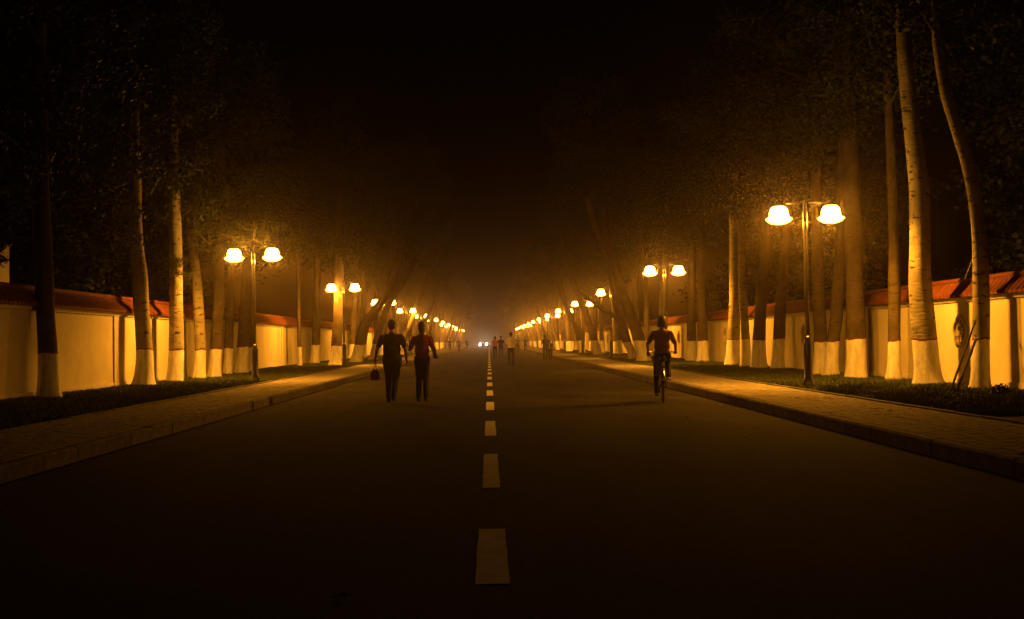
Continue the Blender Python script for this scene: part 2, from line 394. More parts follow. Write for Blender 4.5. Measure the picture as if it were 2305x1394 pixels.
def build_wall(side):
    wx = 10.5 if side > 0 else 10.25
    lab = ('cream plaster wall with flower-shaped lattice windows under a red tile coping' if side > 0 else
           'long plain cream plaster wall under a red tile coping beside the couple')
    w = thing('boundary_wall', (side*wx, 0, GRASS_Z - 0.02), lab, 'wall')
    if side < 0: w.scale = (1, 1, 1.07)
    y = 4.65*K
    k = 0
    meshes = {}
    while y < 360:
        win = side > 0 and y < 170
        key = (win, y < 110, )
        if key not in meshes:
            a, b = 0.19, MOD - 0.19
            pm = wall_panel(side, a, b, MOD/2 if win else None).mesh('wall_panel')
            bm = bmesh.new(); bm.from_mesh(pm); bmesh.ops.remove_doubles(bm, verts=bm.verts, dist=1e-5); bmesh.ops.recalc_face_normals(bm, faces=bm.faces); bm.to_mesh(pm); bm.free()
            c = MB(); c.box(*sorted((side*-.045, side*.27)), 0, MOD, 1.845, 1.93)
            rf = coping(side, 0.004, MOD - 0.004, y < 110).mesh('roof'); rd = ridge(side, 0, MOD).mesh('ridge')
            bm = bmesh.new(); bm.from_mesh(rf); bmesh.ops.recalc_face_normals(bm, faces=bm.faces); bm.to_mesh(rf); bm.free()
            pl = MB(); pl.box(*sorted((side*-.04, side*.24)), -0.185, 0.185, 0, 1.84)
            bs = MB(); bs.box(*sorted((side*-.03, side*.245)), 0.19, MOD-0.19, 0, 0.14)
            cm = MB(); cm.box(*sorted((side*-.075, side*.3)), 0, MOD, 1.932, 1.965)
            meshes[key] = [pm, c.mesh('cornice'), rf, rd, pl.mesh('pilaster'), bs.mesh('plinth'), cm.mesh('eave_board')]
            for mm, mt in zip(meshes[key], ('plaster', 'cornice', 'roof_tile', 'roof_tile', 'plaster', 'cornice', 'cornice')): mm.materials.append(MATS[mt])
        pm, c, rf, rd, pl, bs, cm = meshes[key]
        obj('wall_panel', pm, None, w, (0, y, 0)); obj('cornice', c, None, w, (0, y, 0))
        r = obj('coping_roof', rf, None, w, (0, y, 0)); obj('ridge_cap', rd, None, r)
        obj('pilaster', pl, None, w, (0, y, 0)); obj('plinth', bs, None, w, (0, y, 0)); obj('eave_board', cm, None, w, (0, y, 0))
        if win:
            if 'win' not in meshes:
                fr = MB(); n = 60
                ring = []
                for (dr, dx) in ((0, -.05), (.055, -.05), (.055, .0), (0, .06)):
                    ring.append([(side*dx, (lobed(2*PI*i/n)+dr)*math.cos(2*PI*i/n+PI/2), (lobed(2*PI*i/n)+dr)*math.sin(2*PI*i/n+PI/2)) for i in range(n)])
                for rr in ring: fr.v += rr
                for a in range(4):
                    for i in range(n): fr.f.append((a*n+i, a*n+(i+1) % n, ((a+1) % 4)*n+(i+1) % n, ((a+1) % 4)*n+i))
                la = MB()
                la.torus((side*.03, 0, 0), 0.085, 0.017, 'x', 20, 6)
                for i in range(5):
                    t = 2*PI*i/5 + PI/2
                    la.torus((side*.03, 0.19*math.cos(t), 0.19*math.sin(t)), 0.1, 0.016, 'x', 20, 6)
                    la.tube([(side*.03, 0.27*math.cos(t+PI/5), 0.27*math.sin(t+PI/5)), (side*.03, .08*math.cos(t+PI/5), .08*math.sin(t+PI/5))], 0.014, 6)
                meshes['win'] = [fr.mesh('window_frame'), la.mesh('lattice')]
                meshes['win'][0].materials.append(MATS['lattice']); meshes['win'][1].materials.append(MATS['lattice'])
            f = obj('lattice_window', meshes['win'][0], None, w, (0, y + MOD/2, 1.18)); obj('lattice', meshes['win'][1], None, f)
        y += MOD; k += 1
build_wall(1); build_wall(-1)

# small building behind the left wall
def gate_house():
    b = thing('low_building', (-13.2, 30.4, GRASS_Z), 'pale rendered building rising behind the plain wall', 'building')
    m = MB(); m.box(-4, 0, -8, 2.9, 0, 3.9); obj('wall', m, 'building_wall', b)
    m = MB(); m.box(-4.1, 0.06, -8.1, 2.96, 2.05, 2.14); obj('ledge', m, 'cornice', b)
    m = MB(); m.box(-4.05, 0.05, -8.05, 2.95, 3.903, 4.0); obj('roof', m, 'limb_bark', b)
    for y in (-5.4, -1.6):
        m = MB(); m.box(-0.05, 0.03, y, y+1.2, 2.4, 3.5); w = obj('window', m, 'cornice', b)
        m = MB(); m.box(0.031, 0.036, y+.08, y+1.12, 2.48, 3.42); obj('pane', m, 'car_glass', w)
gate_house()

# ------------------------------------------------------------------ street lamps
def lamp_meshes():
    M = {}
    M['base'] = MB().lathe([(.15, 0), (.15, .06), (.125, .08), (.115, .14), (.095, .18), (.092, .9), (.10, .92), (.10, .97), (.075, 1.0), (.085, 1.03), (.07, 1.07), (.055, 1.12)], 20)
    M['pole'] = MB().lathe([(.052, 1.12), (.046, 2.2), (.043, 3.42), (.05, 3.45), (.062, 3.53), (.06, 3.62), (.045, 3.67), (.045, 3.70), (.06, 3.74), (.064, 3.82), (.05, 3.9), (.038, 3.94), (.035, 4.02), (.045, 4.05), (.04, 4.1), (.02, 4.13), (.012, 4.19), (0, 4.21)], 18)
    M['collar'] = MB().lathe([(.062, 3.665), (.066, 3.675), (.066, 3.695), (.062, 3.705)], 18)
    arm = MB(); arm.tube([(-.57, 0, 4.07), (.57, 0, 4.07)], 0.014, 8)
    for s in (-1, 1):
        pts = [(s*(.04 + .30*t), 0, 3.86 + .19*math.sin(t*PI/2)) for t in [i/8 for i in range(9)]]
        arm.tube(pts, .009, 6)
        arm.tube([(s*.57, 0, 4.075), (s*.57, 0, 4.0)], .016, 8)
    M['arm'] = arm
    M['shade'] = MB().lathe([(.13, .205), (.165, .175), (.195, .12), (.21, .05), (.215, -.02), (.285, -.065), (.295, -.075)], 24, caps=False)
    M['bowl'] = MB().lathe([(.285, -.078), (.245, -.125), (.17, -.165), (.085, -.185), (.0, -.19)], 24, caps=False)
    M['cap'] = MB().lathe([(.0, .265), (.03, .262), (.05, .245), (.10, .232), (.132, .207)], 16)  # opaque cap added to block the bulb's upward light and keep crowns dark
    M = {k: v.mesh(k) for k, v in M.items()}
    for k in ('base', 'pole', 'collar', 'arm', 'cap'): M[k].materials.append(MATS['black_iron'])
    M['shade'].materials.append(MATS['lamp_shade']); M['bowl'].materials.append(MATS['lamp_bowl'])
    for m in M.values(): m.polygons.foreach_set('use_smooth', [True]*len(m.polygons))
    return M
LM = lamp_meshes()
BULBS = []
for e_ in (1.0, 0.86, 1.12, 0.94):
    bulb = bpy.data.lights.new('bulb', 'POINT'); bulb.energy = LAMP_POWER*e_; bulb.color = LAMP_COL; bulb.shadow_soft_size = 0.07; BULBS.append(bulb)
lamp_rnd = random.Random(9)
def street_lamp(x, y, label, group):
    t = thing('street_lamp', (x, y, GRASS_Z), label, 'street lamp', group)
    t.rotation_euler = (lamp_rnd.uniform(-.006, .006), lamp_rnd.uniform(-.006, .006), lamp_rnd.uniform(-.12, .12))
    obj('base', LM['base'], None, t); p = obj('pole', LM['pole'], None, t); obj('collar', LM['collar'], None, p); obj('arm', LM['arm'], None, t)
    for s in (-1, 1):
        sh = obj('lamp_shade', LM['shade'], None, t, (s*.57, 0, 3.79)); obj('bowl', LM['bowl'], None, sh); obj('cap', LM['cap'], None, sh)
        l = bpy.data.objects.new('bulb', BULBS[lamp_rnd.randrange(4) if y > 60 else 0]); l.location = (s*.57, 0, 3.785); link(l, t)
near_r = ['lit twin-head iron street lamp beside the thick poplars at the lattice-window wall', 'lit twin-head iron street lamp directly behind the cyclist', 'lit twin-head street lamp with one globe behind the forked leaning tree']
near_l = ['lit twin-head iron street lamp beside the pale poplars at the plain wall', 'lit twin-head iron street lamp beside the dark rimmed tree before the couple', 'lit twin-head street lamp seen behind the stocky bending tree']
N_LAMP = 13
for i in range(N_LAMP):
    yr, yl = (18.4 + 14.85*i)*K, (25.25 + 15.5*i)*K
    street_lamp(7.05, yr, near_r[i] if i < 3 else 'small lit twin-head street lamp farther along the grass strip with lattice-window wall', 'street lamps lining the right verge')
    street_lamp(-7.05, yl, near_l[i] if i < 3 else 'small lit twin-head street lamp farther along the grass strip with plain wall', 'street lamps lining the left verge')

# ------------------------------------------------------------------ trees
def smooth_path(pts, n=5):
    out = []; q = [pts[0]*2 - pts[1]] + pts + [pts[-1]*2 - pts[-2]]
    for i in range(1, len(q)-2):
        a, b, c, d = q[i-1], q[i], q[i+1], q[i+2]
        for k in range(n):
            t = k/n
            out.append(0.5*((2*b) + (c-a)*t + (2*a-5*b+4*c-d)*t*t + (3*b-a-3*c+d)*t**3))
    out.append(pts[-1]); return out
def trunk_meshes(pts, r0, seed, taper=0.05, paint=1.0, sides=16):
    """pts relative to the base; splits the tube into whitewash / red band / bark"""
    rnd = random.Random(seed); path = smooth_path(pts, 6)
    # resample by height in about 0.16 m steps, with exact cuts at the paint line
    zs = [p.z for p in path]; top = zs[-1]
    def at(z):
        for i in range(len(path)-1):
            if path[i+1].z >= z:
                d = path[i+1].z - path[i].z
                return path[i].lerp(path[i+1], 0 if d < 1e-6 else (z - path[i].z)/d)
        return path[-1]
    ph = [rnd.uniform(0, 6.28) for _ in range(6)]; nl = rnd.randint(3, 5)
    def ring(z, extra=0.0):
        c = at(z); r = r0*max(0.25, 1 - taper*(z-1)) * (1 + 0.30*math.exp(-max(z, 0)/0.22))
        out = []
        for j in range(sides):
            a = 2*PI*j/sides
            k = 1 + 0.10*math.exp(-max(z, 0)/0.3)*math.cos(nl*a + ph[0]) + 0.035*math.sin(3*a + ph[1] + z*1.3) + 0.03*math.sin(2*a + ph[2] - z*2.1) + 0.012*math.sin(7*a + z*9 + ph[0])*math.sin(z*6.3 + ph[1]) + 0.018*math.sin(z*5 + ph[3])*math.cos(a + ph[4])
            w = 0.014*(math.sin(2*a + ph[5]) + .6*math.sin(5*a + ph[0]))*math.exp(-((z - paint)/.12)**2)
            out.append((c.x + (r*k + extra)*math.cos(a), c.y + (r*k + extra)*math.sin(a), c.z + w))
        return out
    def section(zlist, extra=0.0, close=False):
        m = MB()
        for z in zlist: m.v += ring(z, extra)
        for i in range(len(zlist)-1):
            for j in range(sides): m.f.append((i*sides+j, i*sides+(j+1) % sides, (i+1)*sides+(j+1) % sides, (i+1)*sides+j))
        if close: m.f.append(tuple((len(zlist)-1)*sides+j for j in range(sides)))
        return m
    lo = [-0.08, 0, .06, .13, .22, .33, .46, .6, .75, .88, paint]
    hi = list(np.arange(paint + 0.035, top, 0.22)) + [top]
    return section(lo), section([paint, paint + .015, paint + .035], 0.003), section(hi, 0, True), at
LEAVES = {}
def crown_proto(seed, H, spread, nb, per, droop=0.0, leaf=0.06):
    R = np.random.default_rng(seed); rnd = random.Random(seed); limbs = MB(); C = []
    limbs.tube([(0, 0, 0), (rnd.uniform(-.2, .2), rnd.uniform(-.2, .2), H*.5), (rnd.uniform(-.3, .3), rnd.uniform(-.3, .3), H)], [.10, .06, .015], 7)
    for i in range(nb):
        u = (i + rnd.random())/nb; z0 = u*H*.92 ; th = i*2.4 + rnd.uniform(-.5, .5)
        ln = spread*(0.55 + 0.6*math.sin(PI*min(1, .18 + u*.82)))*rnd.uniform(.65, 1.15)
        el = rnd.uniform(.25, .9) - droop
        p0 = Vector((0, 0, z0)); d = Vector((math.cos(th)*math.cos(el), math.sin(th)*math.cos(el), math.sin(el)))
        p1 = p0 + d*ln*.55; p2 = p0 + d*ln + Vector((0, 0, -.25*ln*droop - .05*ln))
        limbs.tube([p0, p1, p2], [.035, .022, .006], 5)
        for k in range(3):
            f = rnd.uniform(.4, .95); q = p0.lerp(p2, f); e = q + Vector((rnd.uniform(-.5, .5), rnd.uniform(-.5, .5), rnd.uniform(-.5, .3)))*ln*.6
            limbs.tube([q, e], [.012, .004], 4)
            n = per//3; t = R.random(n)**.7
            c = np.array(q)[None]*(1-t)[:, None] + np.array(e)[None]*t[:, None] + R.normal(0, .13*spread**.5, (n, 3))
            C.append(c)
    C = np.concatenate(C); n = len(C)
    a = R.normal(size=(n, 3)); a[:, 2] -= .6; a /= np.linalg.norm(a, axis=1)[:, None]
    b = np.cross(a, R.normal(size=(n, 3))); b /= np.linalg.norm(b, axis=1)[:, None]
    s = leaf*R.uniform(.6, 1.3, n)[:, None]
    V = np.stack([C, C + a*s*.55 + b*s*.48, C + a*s*1.25, C + a*s*.55 - b*s*.48], 1).reshape(-1, 3)
    lm = fast_mesh('crown', V, np.arange(4*n).reshape(-1, 4)); lm.materials.append(MATS['foliage'])
    wm = limbs.mesh('limbs'); wm.materials.append(MATS['limb_bark'])
    return lm, wm
CROWNS = [crown_proto(11, 7.5, 2.1, 30, 600, .05, .085), crown_proto(12, 8.0, 1.8, 30, 560, .05, .085), crown_proto(13, 7.0, 2.5, 32, 600, .2, .085), crown_proto(14, 7.0, 2.3, 30, 600, .15, .085)]
SPRAYS = [crown_proto(21, 1.0, 0.9, 9, 90, .5, .065), crown_proto(22, 1.2, 1.1, 10, 90, .6, .065)]
TREE_N = [0]
def tree(X, Y, pix, r, label, group=None, crown=None, crown_z=4.9, cs=1.0, paint=0.98, top_extra=None, name='poplar_tree', taper=0.05, rel=None, cat='tree', bark='brown_bark'):
    """pix: trunk axis in photo pixels from the base up, all taken at the tree's own depth Y"""
    TREE_N[0] += 1; sd = TREE_N[0]*17
    base = Vector((X, Y, GRASS_Z))
    if rel is None:
        pts = [Vector((0, 0, -0.1)), Vector((0, 0, 0.05))]
        for (px, py) in pix:
            p = P(px, py, Y) - base
            if p.z > pts[-1].z + .1: pts.append(p)
        d = pts[-1] - pts[-2]; d = d/max(d.z, .2)
        while pts[-1].z < 8.0: pts.append(pts[-1] + Vector((d.x*.6, random.Random(sd).uniform(-.1, .1), 1.3)))
    else: pts = [Vector((0, 0, -0.1))] + rel
    zc = crown_z + 2.6; pts = [p for p in pts if p.z < zc] + [q for q in [p for p in pts if p.z >= zc][:1]]
    t = thing(name, base, label, cat, group)
    a, b, c, at = trunk_meshes(pts, r, sd, taper, paint + random.Random(sd).uniform(-.05, .06))
    tr = obj('trunk', c, bark, t, smooth=True)
    obj('whitewash', a, 'whitewash' , t, smooth=True); obj('paint_band', b, 'red_band', t, smooth=True)
    if crown is None: crown = sd % len(CROWNS)
    lm, wm = CROWNS[crown]; cz = min(crown_z, pts[-1].z - .2); p = at(cz)
    q = at(cz + 2.5) - p; 
    cr = obj('crown', lm, None, t, p); cr.rotation_euler = (0, 0, sd*1.7); cr.scale = (cs, cs, cs)
    obj('limbs', wm, None, cr)
    return t, at
def spray(t, base, p, k=0, s=1.0, rz=0.0, flip=True):
    """a hanging leafy branch of tree t"""
    lm, wm = SPRAYS[k]
    o = obj('hanging_branch', wm, None, t, p - base); o.rotation_euler = (math.radians(165) if flip else 0, 0.15, rz); o.scale = (s, s, s)
    obj('leaves', lm, None, o)
gR, gL = 'poplars along the right wall', 'poplars along the left wall'
def at_x(px, X):                     # depth of a trunk whose foot is seen at column px and stands X metres from the road axis
    for _ in range(6):
        Y = FOC*X/(px - 1101.0)
        if _: pass
    return Y
def PT(side_X, px, pix, r, label, **k):
    Y = FOC*side_X/(px - VPX)
    return tree(side_X, Y, pix, r, label, group=(gR if side_X > 0 else gL), **k) + (Vector((side_X, Y, GRASS_Z)),)
# right row, from the photo
PT(9.95, 2212, [(2209,760),(2207,600),(2199,480),(2182,380),(2155,290),(2130,210),(2112,100),(2108,0)], .17, 'dark curved poplar with wooden prop poles leaning beside it', bark='poplar_bark', crown_z=7.2, taper=.055)
PT(9.7, 2094, [(2082,770),(2072,640),(2070,520),(2068,420),(2062,360),(2048,240),(2036,110),(2028,0)], .265, 'thickest pale poplar with scarred bark and broad whitewashed foot', bark='poplar_bark', crown_z=7.5, taper=.06)
PT(9.75, 2014, [(2013,770),(2013,560),(2009,440),(2003,280),(1998,150)], .15, 'slim straight poplar standing between two thicker whitewashed poplars', crown_z=6.6)
PT(9.65, 1930, [(1927,770),(1922,600),(1918,450),(1915,300)], .255, 'thick dim poplar with broad whitewashed foot beside the lamp post', crown_z=6.3)
PT(9.4, 1872, [(1876,770),(1885,690),(1892,560),(1896,420)], .18, 'brown poplar leaning away from the lamp post', crown_z=6.0)
PT(9.45, 1848, [(1848,770),(1842,650),(1838,520)], .19, 'dark poplar half hidden by the lamp post', crown_z=6.0)
PT(9.7, 1751, [(1753,764),(1760,640),(1768,560),(1772,470)], .20, 'dark poplar with one thin lit edge leaning beside a lit wall gap', crown_z=5.6)
PT(9.6, 1709, [(1709,764),(1716,640),(1724,570),(1722,480)], .235, 'dark kinked poplar with a thin lit edge next to two pale trunks', crown_z=5.5, taper=.075)
PT(9.5, 1680, [(1678,764),(1671,640),(1670,560),(1667,480)], .17, 'pale slender poplar close beside a thicker pale poplar', bark='poplar_bark', crown_z=5.6, taper=.07)
PT(9.6, 1650, [(1651,764),(1654,640),(1653,540),(1650,460)], .245, 'thick pale poplar close beside a slender one', bark='poplar_bark', crown_z=5.6)
PT(9.75, 1582, [(1582,764),(1580,680),(1578,600)], .24, 'dim poplar with wide whitewashed foot to the side of the cyclist', crown_z=5.2)
PT(9.7, 1556, [(1556,764),(1556,680),(1558,600)], .22, 'dim poplar behind the cyclist near a narrow lit wall gap', crown_z=5.2)
PT(9.6, 1494, [(1494,764),(1493,690),(1497,610),(1500,540)], .24, 'straight pale trunk rising behind the cyclist and lamp', bark='poplar_bark', crown_z=6.0)
# right: trees leaning over the road
def lean(X, Y, pix, r, label, group, cz=5.5, **k):
    Y *= K
    t, at = tree(X, Y, pix, r, label, group=group, crown_z=cz, name='leaning_tree', **k); return t, at
gl = 'trees leaning over the road'
lean(7.5, 40.5, [(1447,790),(1438,765),(1424,720),(1402,662),(1386,610),(1373,575),(1350,533),(1335,490),(1322,440)], .30, 'thick tree leaning over the sidewalk with a long slanting stem', gl, 7.5, taper=.06)
t_, at_ = lean(7.7, 44.5, [(1421,790),(1411,768),(1402,735),(1392,700),(1380,640),(1370,580)], .24, 'forked leaning tree with a side limb reaching over the road', gl, 6.5)
YF = 44.5*K; b_ = Vector((7.7, YF, GRASS_Z))
m = MB(); m.tube([P(1404, 738, YF) - b_, P(1388, 714, YF) - b_, P(1362, 700, YF - .3) - b_, P(1330, 678, YF - .7) - b_, P(1300, 655, YF - 1.4) - b_], [.17, .15, .12, .08, .04], 9)
obj('side_limb', m, 'brown_bark', t_, smooth=True)
lean(7.6, 58.5, [(1341,775),(1330,740),(1318,705),(1300,660),(1282,615)], .26, 'leaning tree beyond the forked one with stem slanting to the road', gl, 6.5)
lean(7.7, 69.0, [(1308,775),(1300,750),(1288,722),(1276,690),(1262,650)], .25, 'dark tree leaning between two lamps beyond the forked tree', gl, 6.5)
# left row
t1 = PT(-9.9, 118, [(108,795),(101,690),(97,560),(94,420)], .215, 'dark unlit poplar with dim whitewashed foot beside the plain wall', crown_z=5.0)
t2 = PT(-9.75, 328, [(325,790),(318,700),(315,620),(307,540),(304,430),(302,300),(303,200)], .235, 'dark poplar with one bright speckled edge before the lit wall', bark='poplar_bark', crown_z=5.6, taper=.06)
t3 = PT(-9.6, 396, [(397,783),(397,700),(396,600),(394,500),(392,400)], .225, 'brightly lit pale poplar with dark knots before the plain wall', bark='poplar_bark', crown_z=5.0)
t4 = PT(-9.55, 451, [(451,783),(447,700),(442,620),(432,540),(424,450)], .185, 'pale poplar leaning towards the brightly lit knotted poplar', bark='poplar_bark', crown_z=5.0)
PT(-9.4, 485, [(487,780),(492,680),(496,580)], .21, 'dim brown poplar with lit whitewashed foot in the crowded clump', crown_z=4.9)
PT(-9.65, 514, [(515,780),(518,680),(520,600)], .16, 'slim dim poplar squeezed into the crowded clump', crown_z=4.9)
PT(-9.6, 545, [(548,780),(552,690),(556,600)], .235, 'dark thick poplar in the clump beside the lamp post', crown_z=4.9)
PT(-9.7, 566, [(566,780),(567,690),(566,600)], .16, 'dark thin poplar just behind the lamp post', crown_z=4.9)
PT(-9.5, 676, [(674,774),(672,700),(671,600)], .10, 'thin sapling-like poplar with bright whitewashed foot beyond the lit wall', crown_z=5.2)
PT(-9.6, 709, [(711,774),(712,700),(714,620)], .23, 'brown poplar with lit whitewashed foot beyond the lit wall panel', crown_z=5.2)
PT(-7.55, 756, [(758,774),(761,720),(762,660),(764,600)], .275, 'dark rimmed poplar standing at the second lamp near the sidewalk', crown_z=5.4)
PT(-9.6, 792, [(793,774),(796,700),(800,640),(812,560)], .20, 'slanting tree whose whitewashed foot glows behind the second lamp', crown_z=5.8)
lean(-7.6, 47.8, [(812,774),(818,740),(834,712),(850,690),(872,660)], .33, 'stocky dark tree bending towards the road behind the second lamp', gl, 6.0)
lean(-7.5, 53.8, [(845,780),(852,751),(866,708),(878,682),(890,662),(912,628),(926,600),(940,560)], .24, 'long dark stem slanting over the road beside the man', gl, 7.5)
lean(-7.5, 72.0, [(908,775),(918,745),(928,720),(938,685),(952,650),(975,610),(990,580)], .24, 'dark stem slanting over the road above the couple', gl, 7.5)
lean(-7.6, 86.0, [(938,775),(948,745),(962,715),(978,680)], .24, 'leaning trunk seen past the woman in red', gl, 6.5)
# hanging leafy branches lit by the lamps
for (tt, px, py, Y, k, s, rz) in ((t3, 402, 585, 25.2, 0, .55, .4), (t4, 470, 520, 26.6, 1, .9, 1.2), (t4, 540, 520, 26.0, 0, .8, 2.0), (t4, 575, 505, 25.6, 1, .7, 3.0), (t1, 8, 545, 17.5, 0, .5, .2), (t2, 250, 470, 22.5, 1, 1.1, .9)):
    spray(tt[0], tt[2], P(px, py, Y*K), k, s, rz)
rows_done_r, rows_done_l = 48.0, 58.0
rnd = random.Random(77)
far_n = 0
for side in (1, -1):
    y = (51.0 if side > 0 else 60.0)*K
    while y < 340:
        x = side*(9.5 + rnd.uniform(-.25, .25)); r = rnd.uniform(.14, .26); k = rnd.uniform(-.05, .05)
        rel = [Vector((0, 0, .05)), Vector((k, 0, 1.5)), Vector((k*3 + rnd.uniform(-.15, .15), 0, 4)), Vector((k*6 + rnd.uniform(-.3, .3), rnd.uniform(-.3, .3), 8.5))]
        tree(x, y, None, r, 'distant hazy whitewashed poplar standing upright against the far ' + ('lattice-window wall' if side > 0 else 'plain wall'), 'distant upright poplars, ' + ('lattice-window' if side > 0 else 'plain') + ' wall side', rel=rel, crown_z=5 + rnd.random(), cs=rnd.uniform(.9, 1.2))
        y += rnd.uniform(3.6, 9.0)
    y = (80.0 if side > 0 else 97.0)*K
    while y < 340:
        x = side*(7.7 + rnd.uniform(-.15, .15)); r = rnd.uniform(.2, .3); k = -side*rnd.uniform(.1, .5)
        rel = [Vector((0, 0, .05)), Vector((k*.5, 0, 1.2)), Vector((k*2.2, 0, 3.5)), Vector((k*5.5, rnd.uniform(-.3, .3), 8.5))]
        tree(x, y, None, r, 'distant hazy tree leaning over the far sidewalk on the ' + ('lattice-window' if side > 0 else 'plain') + ' wall side', 'distant leaning trees, ' + ('lattice-window' if side > 0 else 'plain') + ' wall side', rel=rel, crown_z=5.5 + rnd.random(), cs=rnd.uniform(.9, 1.2), name='leaning_tree')
        y += rnd.uniform(15, 24)
# big dark trees in the grounds behind the walls
behind = [(-14.5, 27, 1.25, 'dark leafy tree in the grounds behind the plain wall beside the pale building'), (-15.5, 38, 1.4, 'dark leafy tree in the grounds behind the plain wall farther from the pale building'),
          (15.0, 21, 1.3, 'dark leafy tree in the grounds behind the wall past the propped poplar'), (14.8, 33, 1.35, 'dark leafy tree in the grounds behind the second lattice window'), (15.5, 46, 1.4, 'dark leafy tree in the grounds behind the lattice-window wall past the cyclist')]
for i, (x, y, s, lab) in enumerate(behind):
    y *= K
    t = thing('garden_tree', (x, y, GRASS_Z), lab, 'tree', 'trees behind the walls')
    m = MB(); m.tube([(0, 0, -.1), (.1, 0, 1.5), (.05, .1, 3.2)], [.24, .2, .15], 10); obj('trunk', m, 'limb_bark', t, smooth=True)
    lm, wm = CROWNS[(i + 2) % 4]
    c = obj('crown', lm, None, t, (0, 0, 1.6)); c.scale = (s*1.3, s*1.3, s); c.rotation_euler[2] = i*1.3; obj('limbs', wm, None, c)

# prop poles at the curved poplar, thin guy wire, low shrub
b0 = Vector((9.95, FOC*9.95/(2212-VPX), 0))
def stake(p0, p1, r, label):
    base = Vector((p0.x, p0.y, GRASS_Z)); d = p1 - base
    t = MB(); n = 7; pts = [d*(i/n) for i in range(n+1)]
    t.tube([Vector((0,0,-.05))] + pts[1:], [r*(1 + .15*((i*7) % 3 - 1)) for i in range(n+1)], 8)
    o = obj('prop_pole', t, 'stake_wood', None, base, True); tag(o, label, 'pole', 'prop poles of the curved poplar')
stake(P(2138, 888, 15.75*K), P(2196, 722, 16.75*K), .022, 'taller dark wooden pole propped against the curved poplar')
stake(P(2152, 888, 15.75*K), P(2196, 765, 16.7*K), .03, 'shorter dark wooden pole propped against the curved poplar')
m = MB(); p0, p1 = P(2172, 628, 18.0*K), P(2196, 565, 16.85*K); m.tube([p0 - p1, Vector((0,0,0))], .008, 6)
tag(obj('guy_wire', m, 'wire', None, p1), 'thin taut wire running from curved poplar to the wall coping', 'wire')
R = np.random.default_rng(8)
sh = thing('low_shrub', P(2254, 888, 14.9*K), 'small dark shrub growing in the grass by the propped poplar', 'shrub'); sh.location.z = GRASS_Z
n = 420; th = R.random(n)*2*PI; rr = .16*np.sqrt(R.random(n)); C = np.stack([rr*np.cos(th), rr*np.sin(th), .02 + .2*R.random(n)*(1 - (rr/.2)**2)], 1)
a = R.normal(size=(n, 3)); a /= np.linalg.norm(a, axis=1)[:, None]; b = np.cross(a, R.normal(size=(n, 3))); b /= np.linalg.norm(b, axis=1)[:, None]
V = np.stack([C, C + a*.025 + b*.014, C + a*.05, C + a*.025 - b*.014], 1).reshape(-1, 3)
lm = fast_mesh('leaves', V, np.arange(4*n).reshape(-1, 4)); obj('leaves', lm, 'foliage', sh)
m = MB()
for i in range(7):
    m.tube([(0, 0, -.02), (.12*math.cos(i*.9), .12*math.sin(i*.9), .16)], [.008, .003], 5)
obj('stems', m, 'limb_bark', sh)

# fallen leaves
def leaf_mesh(k):
    rn = random.Random(k); m = MB(); n = 9; v = [(0, 0, .004)]
    for i in range(n):
        a = 2*PI*i/n; r = .04*(1 + .3*math.cos(a)) * rn.uniform(.8, 1.15); v.append((r*math.cos(a)*1.1, r*math.sin(a)*.8, .004 + .012*rn.random()))
    m.add(v, [(0, i+1, (i+1) % n + 1) for i in range(n)]); m.tube([(-.03, 0, .006), (-.075, .01, .012)], .002, 4)
    me = m.mesh('fallen_leaf'); me.materials.append(MATS['dry_leaf']); return me
LMESH = [leaf_mesh(k) for k in range(4)]
def fallen(x, y, z, label, group, s=1.0):
    o = obj('fallen_leaf', LMESH[rnd.randrange(4)], None, None, (x, y, z)); o.rotation_euler = (rnd.uniform(-.15, .15), rnd.uniform(-.15, .15), rnd.uniform(0, 6)); o.scale = (s, s, s); tag(o, label, 'leaf', group)
p = P(770, 1348, 1); y = EYE/((EYE - p.z)); fallen(p.x*y, y, 0.006, 'single dry fallen leaf lying alone on the dark foreground asphalt', None, 1.0)
for (px, py) in [(1857, 896), (1869, 931), (1972, 921), (1985, 921), (2003, 927), (2048, 921), (1795, 897), (1728, 905), (1559, 861), (1718, 891), (1765, 912), (1870, 898), (1900, 915), (1660, 880)]:
    p = P(px, py, 1); y = (EYE - KERB_H)/(EYE - p.z)
    if 4.7 < p.x*y < 6.3: fallen(p.x*y, y, KERB_H + .004, 'dry fallen leaf on the paved sidewalk by the lamp and thick poplars', 'leaves on the right sidewalk', rnd.uniform(.7, 1.1))
for (px, py) in [(568, 879), (655, 872), (640, 876), (602, 884), (480, 905)]:
    p = P(px, py, 1); y = (EYE - KERB_H)/(EYE - p.z)
    if -6.3 < p.x*y < -4.7: fallen(p.x*y, y, KERB_H + .004, 'dry fallen leaf on the paved sidewalk along the plain wall', 'leaves on the left sidewalk', rnd.uniform(.7, 1.1))
for (px, py) in [(1621, 912), (1545, 940), (1678, 930), (1770, 992), (1680, 985), (640, 960), (1290, 900)]:
    p = P(px, py, 1); y = EYE/(EYE - p.z)
    fallen(p.x*y, y, .005, 'small dry fallen leaf on the asphalt lane farther up the road', 'leaves on the road', rnd.uniform(.5, .9))

